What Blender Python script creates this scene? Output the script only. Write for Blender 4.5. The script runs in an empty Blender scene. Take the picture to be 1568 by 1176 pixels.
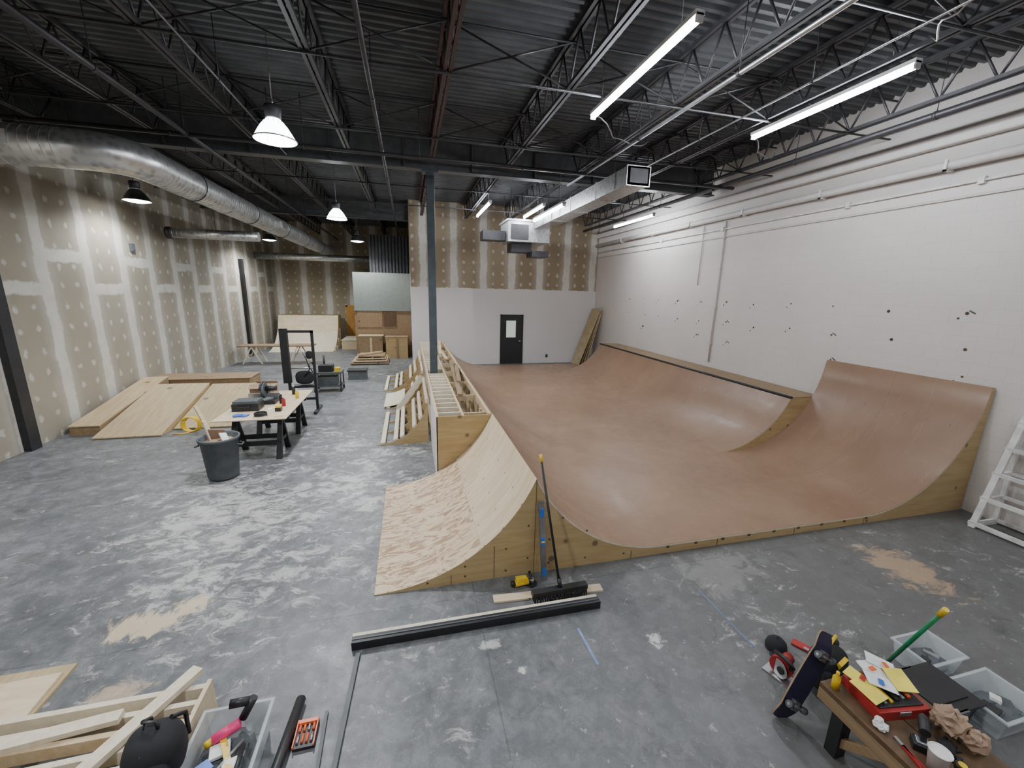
import bpy, bmesh, math, random
from mathutils import Vector, Matrix, Euler
random.seed(7)
V=Vector
scene=bpy.context.scene
# ------------------------------------------------------------ nodes
class N:
    def __init__(s,name):
        s.m=bpy.data.materials.new(name); s.m.use_nodes=True
        s.t=s.m.node_tree; s.n=s.t.nodes; s.l=s.t.links
        s.b=s.n['Principled BSDF']
    def put(s,inp,v):
        if v is None: return
        if hasattr(v,'is_linked') or isinstance(v,bpy.types.NodeSocket): s.l.new(v,inp)
        else: inp.default_value=v
    def pos(s):
        return s.n.new('ShaderNodeNewGeometry').outputs['Position']
    def math(s,op,a,b=None,c=None,clamp=False):
        k=s.n.new('ShaderNodeMath'); k.operation=op; k.use_clamp=clamp
        s.put(k.inputs[0],a); s.put(k.inputs[1],b); s.put(k.inputs[2],c)
        return k.outputs[0]
    def sep(s,v):
        k=s.n.new('ShaderNodeSeparateXYZ'); s.put(k.inputs[0],v); return k.outputs
    def comb(s,x,y,z):
        k=s.n.new('ShaderNodeCombineXYZ'); s.put(k.inputs[0],x); s.put(k.inputs[1],y); s.put(k.inputs[2],z); return k.outputs[0]
    def scl(s,v,sc):
        k=s.n.new('ShaderNodeVectorMath'); k.operation='MULTIPLY'; s.put(k.inputs[0],v); k.inputs[1].default_value=sc; return k.outputs[0]
    def noise(s,v,scale,detail=4,rough=.55,dist=0):
        k=s.n.new('ShaderNodeTexNoise'); s.put(k.inputs['Vector'],v)
        k.inputs['Scale'].default_value=scale; k.inputs['Detail'].default_value=detail
        k.inputs['Roughness'].default_value=rough; k.inputs['Distortion'].default_value=dist
        return k.outputs[0]
    def vor(s,v,scale,rnd=1):
        k=s.n.new('ShaderNodeTexVoronoi'); s.put(k.inputs['Vector'],v); k.inputs['Scale'].default_value=scale
        k.inputs['Randomness'].default_value=rnd; return k.outputs['Distance']
    def rng(s,v,a,b,c=0,d=1):
        k=s.n.new('ShaderNodeMapRange'); k.interpolation_type='SMOOTHSTEP'
        s.put(k.inputs[0],v); k.inputs[1].default_value=a;k.inputs[2].default_value=b;k.inputs[3].default_value=c;k.inputs[4].default_value=d
        return k.outputs[0]
    def mix(s,f,a,b,mode='MIX'):
        k=s.n.new('ShaderNodeMix'); k.data_type='RGBA'; k.blend_type=mode
        s.put(k.inputs[0],f)
        for i,x in ((6,a),(7,b)):
            if isinstance(x,tuple) and len(x)==3: x=(*x,1)
            s.put(k.inputs[i],x)
        return k.outputs[2]
    def bump(s,h,st=.3,d=.01):
        k=s.n.new('ShaderNodeBump'); s.put(k.inputs['Height'],h); k.inputs['Strength'].default_value=st; k.inputs['Distance'].default_value=d
        s.l.new(k.outputs[0],s.b.inputs['Normal'])
    def out(s,col=None,rough=.6,metal=0,spec=None):
        if isinstance(col,tuple) and len(col)==3: col=(*col,1)
        s.put(s.b.inputs['Base Color'],col); s.put(s.b.inputs['Roughness'],rough); s.put(s.b.inputs['Metallic'],metal)
        if spec is not None: s.b.inputs['Specular IOR Level'].default_value=spec
        return s.m
def simple(name,c,rough=.6,metal=0,var=.15,scale=6):
    n=N(name); f=n.noise(n.pos(),scale,3)
    d=tuple(x*(1-var) for x in c); e=tuple(min(1,x*(1+var)) for x in c)
    return n.out(n.mix(n.rng(f,.3,.7),d,e),rough,metal)
def emis(name,c,st,base=(.9,.9,.9)):
    n=N(name); n.out(base,.4); n.b.inputs['Emission Color'].default_value=(*c,1); n.b.inputs['Emission Strength'].default_value=st
    return n.m
def wood(name,c1,c2,stretch=(1,12,12),scale=1.5,knots=.0,rough=.6,knotc=None,contrast=(.3,.7),dist=.6):
    n=N(name); p=n.scl(n.pos(),stretch)
    g=n.noise(p,scale,6,.6,dist); f=n.rng(g,contrast[0],contrast[1])
    col=n.mix(f,c1,c2)
    big=n.noise(n.pos(),1.1,2); col=n.mix(n.rng(big,.35,.7,0,.35),col,tuple(x*.72 for x in c1))
    if knots>0:
        q=n.scl(n.pos(),(1,1,1)); v=n.vor(q,knots)
        col=n.mix(n.rng(v,.07,.12,1,0),col,knotc or tuple(x*.35 for x in c1))
    return n.out(col,rough)
def glass(name,c=(.85,.9,.92),alpha=.35):
    n=N(name); n.out(c,.15); n.b.inputs['Alpha'].default_value=alpha
    return n.m

# floor ----------------------------------------------------------
def m_floor():
    n=N('concrete_floor_mat'); p=n.pos(); x,y,z=n.sep(p)
    big=n.noise(p,.35,5,.6,.4); med=n.noise(p,2.2,9,.7,.4); fine=n.noise(p,16,6,.75); mot=n.noise(p,5.5,10,.78,.5)
    base=n.mix(n.rng(big,.35,.65),(.118,.126,.132),(.190,.200,.210))
    base=n.mix(n.rng(med,.40,.66,0,.65),base,(.255,.262,.262))
    base=n.mix(n.rng(mot,.42,.60,.55,0),base,(.075,.078,.078))
    base=n.mix(n.rng(fine,.50,.72,0,.4),base,(.075,.075,.073))
    # dull greenish brown cast towards the ramp side
    base=n.mix(n.rng(n.math('ADD',x,n.math('MULTIPLY',big,2.0)),1.0,4.2,0,.6),base,(.112,.106,.094))
    # pale worn scuffs
    st=n.noise(n.scl(p,(1.0,1.5,1)),3.4,10,.78,.7)
    reg=n.noise(p,.6,4,.6)
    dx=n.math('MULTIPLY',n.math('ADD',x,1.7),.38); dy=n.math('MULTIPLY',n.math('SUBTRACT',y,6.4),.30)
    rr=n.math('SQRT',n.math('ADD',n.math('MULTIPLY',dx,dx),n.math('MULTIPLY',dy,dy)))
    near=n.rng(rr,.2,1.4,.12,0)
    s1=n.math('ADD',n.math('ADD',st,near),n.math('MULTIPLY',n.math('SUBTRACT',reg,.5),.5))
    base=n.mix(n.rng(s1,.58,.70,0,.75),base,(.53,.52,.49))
    sp=n.noise(p,9,6,.7,.3)
    base=n.mix(n.rng(sp,.61,.69,0,.55),base,(.46,.46,.43))
    dk=n.noise(p,3.0,8,.75,.5)
    base=n.mix(n.rng(dk,.54,.68,0,.6),base,(.062,.062,.060))
    def patch(cx,cy,rx,ry,col,a,ns=3,amp=.9,base=None,sc=(1,1,1)):
        w=n.noise(n.scl(p,sc),ns,8,.72,.8)
        ax=n.math('DIVIDE',n.math('SUBTRACT',x,cx),rx); ay=n.math('DIVIDE',n.math('SUBTRACT',y,cy),ry)
        d=n.math('SQRT',n.math('ADD',n.math('MULTIPLY',ax,ax),n.math('MULTIPLY',ay,ay)))
        d=n.math('ADD',d,n.math('MULTIPLY',n.math('SUBTRACT',w,.5),amp*2))
        return n.mix(n.rng(d,.55,1.1,a,0),base,col)
    base=patch(-2.50,3.92,.27,.17,(.60,.49,.34),.9,4,2.2,base,(2.2,.8,1))
    base=patch(-2.18,4.10,.16,.13,(.60,.49,.34),.85,6,1.8,base)
    base=patch(5.62,2.98,.33,.46,(.40,.28,.18),.85,4,1.7,base,(.8,1.6,1))
    base=patch(-2.3,3.15,.22,.16,(.55,.43,.3),.6,5,1.6,base)
    base=patch(2.12,2.72,.07,.08,(.6,.6,.57),.85,9,2.2,base)
    base=patch(.83,2.7,.05,.04,(.65,.65,.6),.85,10,1.8,base)
    base=patch(.62,3.0,.10,.05,(.65,.65,.6),.6,10,2.0,base)
    base=patch(3.4,3.4,.6,.35,(.30,.29,.27),.4,4,2.0,base)
    base=patch(-4.6,11.0,.5,.5,(.55,.43,.3),.4,4,1.6,base)
    jx=n.math('ABSOLUTE',n.math('SUBTRACT',x,.575)); jy=n.math('ABSOLUTE',n.math('SUBTRACT',y,3.63))
    jy2=n.math('ABSOLUTE',n.math('SUBTRACT',y,10.2))
    wob=n.math('MULTIPLY',n.math('SUBTRACT',n.noise(p,9,3),.5),.025)
    j=n.math('MINIMUM',n.math('MINIMUM',n.math('ADD',jx,wob),n.math('ADD',jy,wob)),jy2)
    base=n.mix(n.rng(j,.002,.007,.5,0),base,(.05,.05,.05))
    n.bump(n.math('ADD',fine,med),.12,.01)
    ro=n.rng(med,.3,.7,.32,.56)
    return n.out(base,ro,0,.5)
def m_drywall(axis,tan,mud,white_below=None,nm=''):
    n=N('drywall_%s_mat'%(axis+nm)); p=n.pos(); x,y,z=n.sep(p); u=x if axis=='x' else y
    w=n.noise(p,1.6,4,.6); w2=n.noise(p,7,4,.6)
    uw=n.math('ADD',u,n.math('ADD',n.math('MULTIPLY',n.math('SUBTRACT',w,.5),.20),n.math('MULTIPLY',n.math('SUBTRACT',w2,.5),.10)))
    zw=n.math('ADD',z,n.math('ADD',n.math('MULTIPLY',n.math('SUBTRACT',w,.5),.16),n.math('MULTIPLY',n.math('SUBTRACT',w2,.5),.10)))
    q=n.math('DIVIDE',uw,1.22); fr=n.math('FRACT',q)
    d=n.math('MULTIPLY',n.math('ABSOLUTE',n.math('SUBTRACT',fr,.5)),1.22)
    seam=n.rng(d,.11,.17,1,0)
    par=n.math('MODULO',n.math('FLOOR',n.math('ADD',n.math('DIVIDE',u,1.22),20.5)),2.0)
    z0=n.math('ADD',n.math('MULTIPLY',par,.68),2.95)
    dz=n.math('ABSOLUTE',n.math('SUBTRACT',zw,z0)); hor=n.rng(dz,.09,.15,1,0)
    du=n.math('SUBTRACT',n.math('FRACT',n.math('DIVIDE',u,.4067)),.5)
    dv=n.math('SUBTRACT',n.math('FRACT',n.math('DIVIDE',n.math('ADD',z,n.math('MULTIPLY',w,.3)),.42)),.5)
    wd=n.math('MULTIPLY',n.math('SUBTRACT',n.noise(p,10,3),.5),.30)
    r=n.math('ADD',n.math('SQRT',n.math('ADD',n.math('MULTIPLY',du,du),n.math('MULTIPLY',n.math('MULTIPLY',dv,dv),.7))),wd)
    dots=n.rng(r,.07,.17,.65,0)
    m=n.math('MAXIMUM',n.math('MAXIMUM',seam,hor if axis=='y' else 0.0),dots)
    m=n.math('MULTIPLY',m,n.rng(n.noise(p,3,5,.7),.25,.6,.6,1))
    t=n.mix(n.rng(n.noise(p,.8,3),.3,.7),tan,tuple(a*1.15 for a in tan))
    t=n.mix(n.math('MULTIPLY',n.rng(d,.12,.42,1,0),.28),t,mud)
    col=n.mix(m,t,mud)
    if white_below:
        e=n.math('ADD',z,n.math('MULTIPLY',n.math('SUBTRACT',w2,.5),.12))
        col=n.mix(n.rng(e,white_below-.01,white_below+.01,1,0),col,(.62,.585,.56))
    return n.out(col,.85,0,.25)
def m_cmu():
    n=N('painted_block_mat'); p=n.pos(); x,y,z=n.sep(p)
    b=n.n.new('ShaderNodeTexBrick'); n.l.new(n.comb(y,z,0),b.inputs['Vector'])
    b.inputs['Scale'].default_value=1; b.inputs['Brick Width'].default_value=.4; b.inputs['Row Height'].default_value=.2
    b.inputs['Mortar Size'].default_value=.005; b.inputs['Mortar Smooth'].default_value=.8
    b.inputs['Color1'].default_value=(.70,.645,.60,1); b.inputs['Color2'].default_value=(.685,.63,.585,1); b.inputs['Mortar'].default_value=(.63,.575,.53,1)
    col=n.mix(n.rng(n.noise(p,.7,4),.35,.7,0,.22),b.outputs['Color'],(.54,.49,.45))
    col=n.mix(n.rng(n.noise(p,9,5,.7),.66,.74,0,.25),col,(.36,.33,.30))
    col=n.mix(n.rng(z,4.84,4.88,0,.45),col,(.33,.31,.29))  # light falloff towards the ceiling put into the colour as a darker upper band
    n.bump(n.math('SUBTRACT',n.math('MULTIPLY',n.noise(p,30,3),.2),b.outputs['Fac']),.25,.005)
    return n.out(col,.55,0,.4)
def m_skatelite():
    n=N('skatelite_mat'); p=n.pos(); x,y,z=n.sep(p)
    c=n.mix(n.rng(n.noise(p,.9,4,.6),.3,.7),(.250,.152,.096),(.305,.195,.125))
    ix=n.math('FLOOR',n.math('DIVIDE',n.math('ADD',x,.55),2.44)); iy=n.math('FLOOR',n.math('DIVIDE',n.math('SUBTRACT',y,3.85),1.22))
    wn=n.n.new('ShaderNodeTexWhiteNoise'); n.l.new(n.comb(ix,iy,0),wn.inputs['Vector'])
    c=n.mix(n.math('MULTIPLY',wn.outputs['Value'],.35),c,(.225,.132,.083))
    fx=n.math('ABSOLUTE',n.math('SUBTRACT',n.math('FRACT',n.math('DIVIDE',n.math('ADD',x,.55),2.44)),.5))
    fy=n.math('ABSOLUTE',n.math('SUBTRACT',n.math('FRACT',n.math('DIVIDE',n.math('SUBTRACT',y,3.85),1.22)),.5))
    s=n.math('MAXIMUM',n.rng(fx,.4982,.4995),n.rng(fy,.4965,.499))
    c=n.mix(n.math('MULTIPLY',s,.5),c,(.1,.06,.045))
    c=n.mix(n.rng(n.noise(n.scl(p,(1,4,1)),2.2,7,.7,.5),.55,.75,0,.35),c,(.39,.28,.20))
    du=n.math('SUBTRACT',n.math('FRACT',n.math('DIVIDE',x,.406)),.5); dv=n.math('SUBTRACT',n.math('FRACT',n.math('DIVIDE',y,.305)),.5)
    r=n.math('SQRT',n.math('ADD',n.math('MULTIPLY',du,du),n.math('MULTIPLY',dv,dv)))
    c=n.mix(n.rng(r,.02,.035,.35,0),c,(.10,.06,.04))
    return n.out(c,n.rng(n.noise(p,5,4),.3,.7,.30,.44),0,.45)
def m_screwply(name,c1,c2,stretch,fig,lo=.38,hi=.62,dist=1.0):
    n=N(name); p=n.pos(); x,y,z=n.sep(p)
    g=n.noise(n.scl(p,stretch),fig,7,.65,dist)
    c=n.mix(n.rng(g,lo,hi),c1,c2)
    c=n.mix(n.rng(n.noise(p,1.3,3),.35,.7,0,.3),c,tuple(a*.8 for a in c1))
    du=n.math('SUBTRACT',n.math('FRACT',n.math('DIVIDE',x,.203)),.5); dv=n.math('SUBTRACT',n.math('FRACT',n.math('DIVIDE',y,.406)),.5)
    r=n.math('SQRT',n.math('ADD',n.math('MULTIPLY',n.math('MULTIPLY',du,du),.25),n.math('MULTIPLY',dv,dv)))
    c=n.mix(n.rng(r,.018,.03,.8,0),c,(.10,.06,.03))
    return n.out(c,.6)
FLOOR=m_floor()
DRYL=m_drywall('y',(.245,.218,.170),(.50,.48,.43))
DRYB=m_drywall('x',(.25,.195,.13),(.60,.565,.51),3.2)
DRYF=m_drywall('x',(.27,.225,.155),(.58,.555,.50),None,'far')
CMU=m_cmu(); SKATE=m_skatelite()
PLYA=m_screwply('figured_plywood_mat',(.70,.54,.36),(.33,.205,.115),(1.0,3.0,1.0),3.4,.46,.58,1.8)
PLYB=m_screwply('pale_plywood_mat',(.70,.58,.40),(.61,.48,.31),(1,7,1),1.6)
PLYS=wood('plywood_side_mat',(.49,.36,.18),(.40,.275,.12),(1,1,9),1.5,knots=2.6)
PLYT=wood('plywood_top_mat',(.49,.39,.23),(.40,.30,.16),(9,1,1),1.6,knots=1.6)
PINE=wood('pine_lumber_mat',(.62,.49,.32),(.50,.37,.21),(6,6,6),2,knots=3.0)
PINEW=wood('pale_pine_mat',(.76,.69,.55),(.66,.57,.42),(6,6,6),2)
OLDW=wood('brown_plywood_mat',(.30,.205,.115),(.22,.145,.075),(6,1,6),2,knots=2)
DARKW=wood('dark_wood_mat',(.13,.075,.035),(.08,.045,.02),(6,6,6),2)
STEELD=simple('black_steel_mat',(.042,.040,.043),.45,.3)
BLKST=simple('black_column_mat',(.02,.02,.022),.5,.2)
DECK=simple('steel_deck_mat',(.075,.078,.082),.5,.25,.2,2)
GIRD=simple('girder_paint_mat',(.085,.088,.092),.45,.2)
REDST=simple('red_primer_mat',(.065,.036,.032),.5,.2)
COL=simple('column_paint_mat',(.055,.072,.082),.45,.1)
BLACK=simple('black_plastic_mat',(.014,.014,.015),.45)
RUBBER=simple('rubber_mat',(.02,.02,.02),.8)
CLOTHB=simple('black_cloth_mat',(.018,.018,.02),.95)
GALV=N('galvanized_mat'); _p=GALV.pos(); GALV=GALV.out(GALV.mix(GALV.rng(GALV.vor(_p,9),.1,.6),(.42,.42,.42),(.62,.62,.61)),.34,.85)
STEEL=simple('steel_mat',(.45,.45,.46),.35,.9)
SHADE=simple('lamp_shade_mat',(.20,.20,.21),.4,.8)
WHITE=simple('white_paint_mat',(.68,.66,.63),.5)
OFFW=simple('wall_paint_mat',(.56,.52,.49),.6,var=.05)
GREENG=simple('grey_green_paint_mat',(.22,.245,.22),.7,var=.05)
CONT=simple('container_paint_mat',(.07,.075,.08),.6)
GREYP=simple('grey_plastic_mat',(.075,.085,.09),.5)
YEL=simple('yellow_plastic_mat',(.75,.50,.02),.4)
RED=simple('red_plastic_mat',(.32,.02,.02),.4)
BLUE=simple('blue_plastic_mat',(.03,.14,.55),.4)
CHALK=simple('blue_chalk_mat',(.15,.18,.30),.9)
TAPE=simple('blue_tape_mat',(.20,.27,.46),.7)
GREEN=simple('green_plastic_mat',(.01,.20,.07),.35)
ORANGE=simple('orange_plastic_mat',(.75,.13,.03),.4)
PINK=simple('pink_plastic_mat',(.8,.05,.2),.4)
PAPER=simple('paper_mat',(.75,.75,.72),.8)
YPAPER=simple('yellow_paper_mat',(.80,.66,.10),.8)
KRAFT=simple('kraft_paper_mat',(.34,.235,.16),.9)
CLEAR=glass('clear_plastic_mat',(.75,.8,.82),.38)
NAVY=simple('navy_deck_mat',(.022,.02,.05),.4)
AMBER=wood('amber_door_mat',(.55,.28,.05),(.42,.20,.04),(6,6,1),2)
PANE=emis('window_glass_mat',(.75,.85,.7),.35,(.5,.55,.5))
TUBE=emis('led_tube_mat',(.86,.92,1.0),165)
BELL=emis('highbay_lens_mat',(.88,.95,1.0),14,(.8,.85,.9))
LAMP=emis('highbay_bulb_mat',(.97,.98,1.0),90)
LENS=emis('highbay_diffuser_mat',(.92,.97,1.0),40)

# ------------------------------------------------------------ mesh builder
class M:
    def __init__(s,name): s.name=name; s.bm=bmesh.new(); s.ms=[]
    def mi(s,m):
        if m not in s.ms: s.ms.append(m)
        return s.ms.index(m)
    def face(s,pts,m,smooth=False):
        vs=[s.bm.verts.new(p) for p in pts]; f=s.bm.faces.new(vs); f.material_index=s.mi(m); f.smooth=smooth; return f
    def hexa(s,P,m):
        vs=[s.bm.verts.new(p) for p in P]; k=s.mi(m)
        for q in ((0,3,2,1),(4,5,6,7),(0,1,5,4),(1,2,6,5),(2,3,7,6),(3,0,4,7)):
            f=s.bm.faces.new([vs[i] for i in q]); f.material_index=k
    def box2(s,lo,hi,m):
        a,b=lo,hi
        s.hexa([(a[0],a[1],a[2]),(b[0],a[1],a[2]),(b[0],b[1],a[2]),(a[0],b[1],a[2]),(a[0],a[1],b[2]),(b[0],a[1],b[2]),(b[0],b[1],b[2]),(a[0],b[1],b[2])],m)
    def box(s,c,d,m,rot=(0,0,0)):
        R=Euler(rot).to_matrix(); c=V(c); h=[x/2 for x in d]
        P=[c+R@V((x*h[0],y*h[1],z*h[2])) for z in (-1,1) for x,y in ((-1,-1),(1,-1),(1,1),(-1,1))]
        s.hexa(P,m)
    def beam(s,p0,p1,w,h,m,up=(0,0,1)):
        p0=V(p0);p1=V(p1);d=(p1-p0).normalized();u=V(up)
        if abs(d.dot(u))>.99: u=V((0,1,0))
        r=d.cross(u).normalized(); u=r.cross(d)
        a=r*w/2;b=u*h/2
        s.hexa([p0-a-b,p0+a-b,p1+a-b,p1-a-b,p0-a+b,p0+a+b,p1+a+b,p1-a+b],m)
    def cyl(s,p0,p1,r0,m,r1=None,n=14,caps=True):
        p0=V(p0);p1=V(p1);r1=r0 if r1 is None else r1
        d=(p1-p0).normalized();u=V((0,0,1)) if abs(d.z)<.9 else V((1,0,0)); a=d.cross(u).normalized();b=a.cross(d)
        k=s.mi(m);A=[];B=[]
        for i in range(n):
            t=2*math.pi*i/n; o=a*math.cos(t)+b*math.sin(t)
            A.append(s.bm.verts.new(p0+o*r0));B.append(s.bm.verts.new(p1+o*r1))
        for i in range(n):
            f=s.bm.faces.new((A[i],A[(i+1)%n],B[(i+1)%n],B[i]));f.material_index=k;f.smooth=True
        if caps:
            for L in (A[::-1],B):
                f=s.bm.faces.new(L);f.material_index=k
    def tube(s,pts,r,m,n=10,closed=False):
        pts=[V(p) for p in pts]; k=s.mi(m); rings=[]
        N_=len(pts)
        for i,p in enumerate(pts):
            q0=pts[i-1] if (i>0 or closed) else p; q1=pts[(i+1)%N_] if (i<N_-1 or closed) else p
            d=(q1-q0).normalized();u=V((0,0,1)) if abs(d.z)<.95 else V((1,0,0)); a=d.cross(u).normalized();b=a.cross(d)
            rings.append([s.bm.verts.new(p+(a*math.cos(2*math.pi*j/n)+b*math.sin(2*math.pi*j/n))*r) for j in range(n)])
        for i in range(N_ if closed else N_-1):
            A=rings[i];B=rings[(i+1)%N_]
            for j in range(n):
                f=s.bm.faces.new((A[j],A[(j+1)%n],B[(j+1)%n],B[j]));f.material_index=k;f.smooth=True
        if not closed:
            for L in (rings[0][::-1],rings[-1]):
                f=s.bm.faces.new(L);f.material_index=k
    def lathe(s,c,prof,m,n=24,smooth=True):
        c=V(c);k=s.mi(m);R=[]
        for r,z in prof: R.append([s.bm.verts.new(c+V((r*math.cos(2*math.pi*j/n),r*math.sin(2*math.pi*j/n),z))) for j in range(n)])
        for i in range(len(R)-1):
            for j in range(n):
                f=s.bm.faces.new((R[i][j],R[i][(j+1)%n],R[i+1][(j+1)%n],R[i+1][j]));f.material_index=k;f.smooth=smooth
    def blob(s,c,d,m,pw=.6,rot=(0,0,0),n=18,wr=0,flat=False):
        c=V(c);Rm=Euler(rot).to_matrix();k=s.mi(m);R=[]
        sg=lambda a:math.copysign(abs(a)**pw,a)
        for i in range(n+1):
            ph=-math.pi/2+math.pi*i/n; ring=[]
            for j in range(n*2):
                th=math.pi*j/n; w=1+random.uniform(-wr,wr)
                q=V((sg(math.cos(ph))*sg(math.cos(th))*d[0]/2*w,sg(math.cos(ph))*sg(math.sin(th))*d[1]/2*w,sg(math.sin(ph))*d[2]/2*w))
                ring.append(s.bm.verts.new(c+Rm@q))
            R.append(ring)
        for i in range(n):
            for j in range(n*2):
                f=s.bm.faces.new((R[i][j],R[i][(j+1)%(n*2)],R[i+1][(j+1)%(n*2)],R[i+1][j]));f.material_index=k;f.smooth=not flat
    def prof(s,pts,y0,y1,top,side,zb=0,bottom=None):
        """solid under an (x,z) profile, extruded along y"""
        k=s.mi(top);ks=s.mi(side)
        A=[s.bm.verts.new((x,y0,z)) for x,z in pts];B=[s.bm.verts.new((x,y1,z)) for x,z in pts]
        for i in range(len(pts)-1):
            f=s.bm.faces.new((A[i],A[i+1],B[i+1],B[i]));f.material_index=k;f.smooth=True
        zf=(lambda z:zb) if bottom is None else (lambda z:z-bottom)
        for y in (y0,y1):
            for i in range(len(pts)-1):
                (xa,za),(xb,zb2)=pts[i],pts[i+1]
                if abs(za-zf(za))<1e-4 and abs(zb2-zf(zb2))<1e-4: continue
                P=[(xa,y,zf(za)),(xb,y,zf(zb2)),(xb,y,zb2),(xa,y,za)]
                if abs(za-zf(za))<1e-4: P=P[:3]
                s.face(P,side)
        for i in range(len(pts)-1):
            (xa,za),(xb,zb2)=pts[i],pts[i+1]
            s.face([(xa,y0,zf(za)),(xa,y1,zf(za)),(xb,y1,zf(zb2)),(xb,y0,zf(zb2))],side)
        for x,z in (pts[0],pts[-1]):
            if z-zf(z)>1e-4: s.face([(x,y0,zf(z)),(x,y1,zf(z)),(x,y1,z),(x,y0,z)],side)
    def done(s,bev=0):
        bm=s.bm
        bmesh.ops.recalc_face_normals(bm,faces=bm.faces)
        xs=[v.co for v in bm.verts]
        lo=V((min(v.x for v in xs),min(v.y for v in xs),min(v.z for v in xs)));hi=V((max(v.x for v in xs),max(v.y for v in xs),max(v.z for v in xs)))
        o=V(((lo.x+hi.x)/2,(lo.y+hi.y)/2,lo.z))
        for v in bm.verts: v.co-=o
        me=bpy.data.meshes.new(s.name);bm.to_mesh(me);bm.free()
        for m in s.ms: me.materials.append(m)
        ob=bpy.data.objects.new(s.name,me);ob.location=o;scene.collection.objects.link(ob)
        if bev:
            b=ob.modifiers.new('bevel','BEVEL');b.width=bev;b.segments=2;b.limit_method='ANGLE'
        return ob
def arc(x0,R,run,z0,n=22,sgn=1):
    return [(x0+sgn*run*i/n, z0+R-math.sqrt(max(0,R*R-(run*i/n)**2))) for i in range(n+1)]

XL,XR,YB,YF,Y0=-7.0,8.15,17.3,25.0,-3.0
ZT=6.452
# ------------------------------------------------------------ shell
o=M('floor');o.box2((XL-.2,Y0-.2,-.2),(XR+.2,YF+.2,0),FLOOR);o.done()
o=M('wall_left');o.box2((XL-.2,Y0,0),(XL,YF,6.7),DRYL);o.done()
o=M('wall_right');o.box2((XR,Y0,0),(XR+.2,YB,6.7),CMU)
for i,y in enumerate([2.4,3.4,4.4,5.45,6.45,7.4,8.45,9.3,10.4,11.4,12.4,13.3,14.3]):
    for zz,pr in ((2.95,1),(2.42,1),(1.95,.75)):
        if random.random()<pr:
            yy=y+random.uniform(-.06,.06)-(.12 if zz<2.5 else 0);z2=zz+random.uniform(-.04,.04);r=random.uniform(.015,.032)
            o.cyl((XR-.006,yy,z2),(XR+.01,yy,z2),r,DARKW if i%3 else STEELD,n=7)
            if random.random()<.5:o.cyl((XR-.006,yy+.09,z2-.08),(XR+.01,yy+.09,z2-.08),r*.7,GIRD,n=7)
            if random.random()<.35:o.box((XR-.003,yy-.06,z2+.02),(.004,.09,.02),GIRD,(.5,0,0))
o.done()
o=M('wall_back');o.box2((.1,YB,0),(XR+.2,YB+.15,6.7),DRYB);o.done()
o=M('wall_partition');o.box2((.1,YB+.16,0),(.25,YF,6.7),OFFW);o.done()
o=M('wall_far');o.box2((XL-.2,YF,0),(.25,YF+.2,6.7),DRYF);o.done()
o=M('wall_front');o.box2((XL-.2,Y0-.2,0),(XR+.2,Y0,6.7),OFFW);o.done()
o=M('ceiling');k=o.mi(DECK);y=Y0-.1;pts=[]
while y<YF+.1:
    pts+=[(y,6.50),(y+.055,6.50),(y+.075,6.455),(y+.13,6.455),(y+.15,6.50)];y+=.152
A=[o.bm.verts.new((XL-.1,a,b)) for a,b in pts];B=[o.bm.verts.new((XR+.1,a,b)) for a,b in pts]
for i in range(len(pts)-1):
    if (A[i].co-A[i+1].co).length>1e-5:
        f=o.bm.faces.new((A[i],A[i+1],B[i+1],B[i]));f.material_index=k
o.box2((XL-.2,Y0-.2,6.52),(XR+.2,YF+.2,6.7),DECK);o.done()
def ibeam(o,p0,p1,h,w,m):
    p0=V(p0);p1=V(p1);u=V((0,0,1))
    o.beam(p0,p1,.03,h-.04,m);o.beam(p0+u*(h/2-.012),p1+u*(h/2-.012),w,.024,m);o.beam(p0-u*(h/2-.012),p1-u*(h/2-.012),w,.024,m)
o=M('steel_girder');ibeam(o,(XL+.01,10.2,6.02),(XR-.16,10.2,6.02),.62,.24,GIRD)
for x in [XL+1+i*1.5 for i in range(10)]:
    o.box2((x-.01,10.09,5.75),(x+.01,10.31,6.3),GIRD)
o.done()
o=M('steel_girder');ibeam(o,(XL+.01,17.6,6.02),(.08,17.6,6.02),.62,.24,GIRD);o.done()
o=M('steel_column');o.box2((.47,10.12,0),(.65,10.28,5.68),COL);o.box2((.38,10.05,5.66),(.74,10.35,5.705),COL);o.box2((.42,10.05,0),(.72,10.35,.02),COL)
o.done(.012)
o=M('steel_column');o.box2((XL+.003,9.05,0),(XL+.12,9.28,5.8),BLKST);o.done()
o=M('steel_column');o.box2((XL+.003,20.4,0),(XL+.12,20.65,4.2),BLKST);o.done()
def joist(x,ya,yb,m,zt=6.42,zb=5.84):
    o=M('ceiling_joist')
    for dx in (-.035,.035):
        o.beam((x+dx,ya,zt),(x+dx,yb,zt),.045,.05,m);o.beam((x+dx,ya+.5,zb),(x+dx,yb-.5,zb),.045,.045,m)
    L=yb-ya-1.0;nn=max(2,round(L/.62));st=L/nn;y=ya+.5
    o.cyl((x,ya+.06,zt),(x,y,zb),.018,m,n=6);o.cyl((x,yb-.06,zt),(x,yb-.5,zb),.018,m,n=6)
    for i in range(nn):
        o.cyl((x,y,zb),(x,y+st/2,zt),.016,m,n=6);o.cyl((x,y+st/2,zt),(x,y+st,zb),.016,m,n=6);y+=st
    return o.done()
for kx in range(-4,5):
    x=.575+1.67*kx
    mm=REDST if kx in(0,) else STEELD
    joist(x,Y0+.02,10.18,mm)
    if x>.3: joist(x,10.22,YB-.02,mm)
    else:
        joist(x,10.22,17.58,mm);joist(x,17.62,YF-.02,mm)
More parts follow.
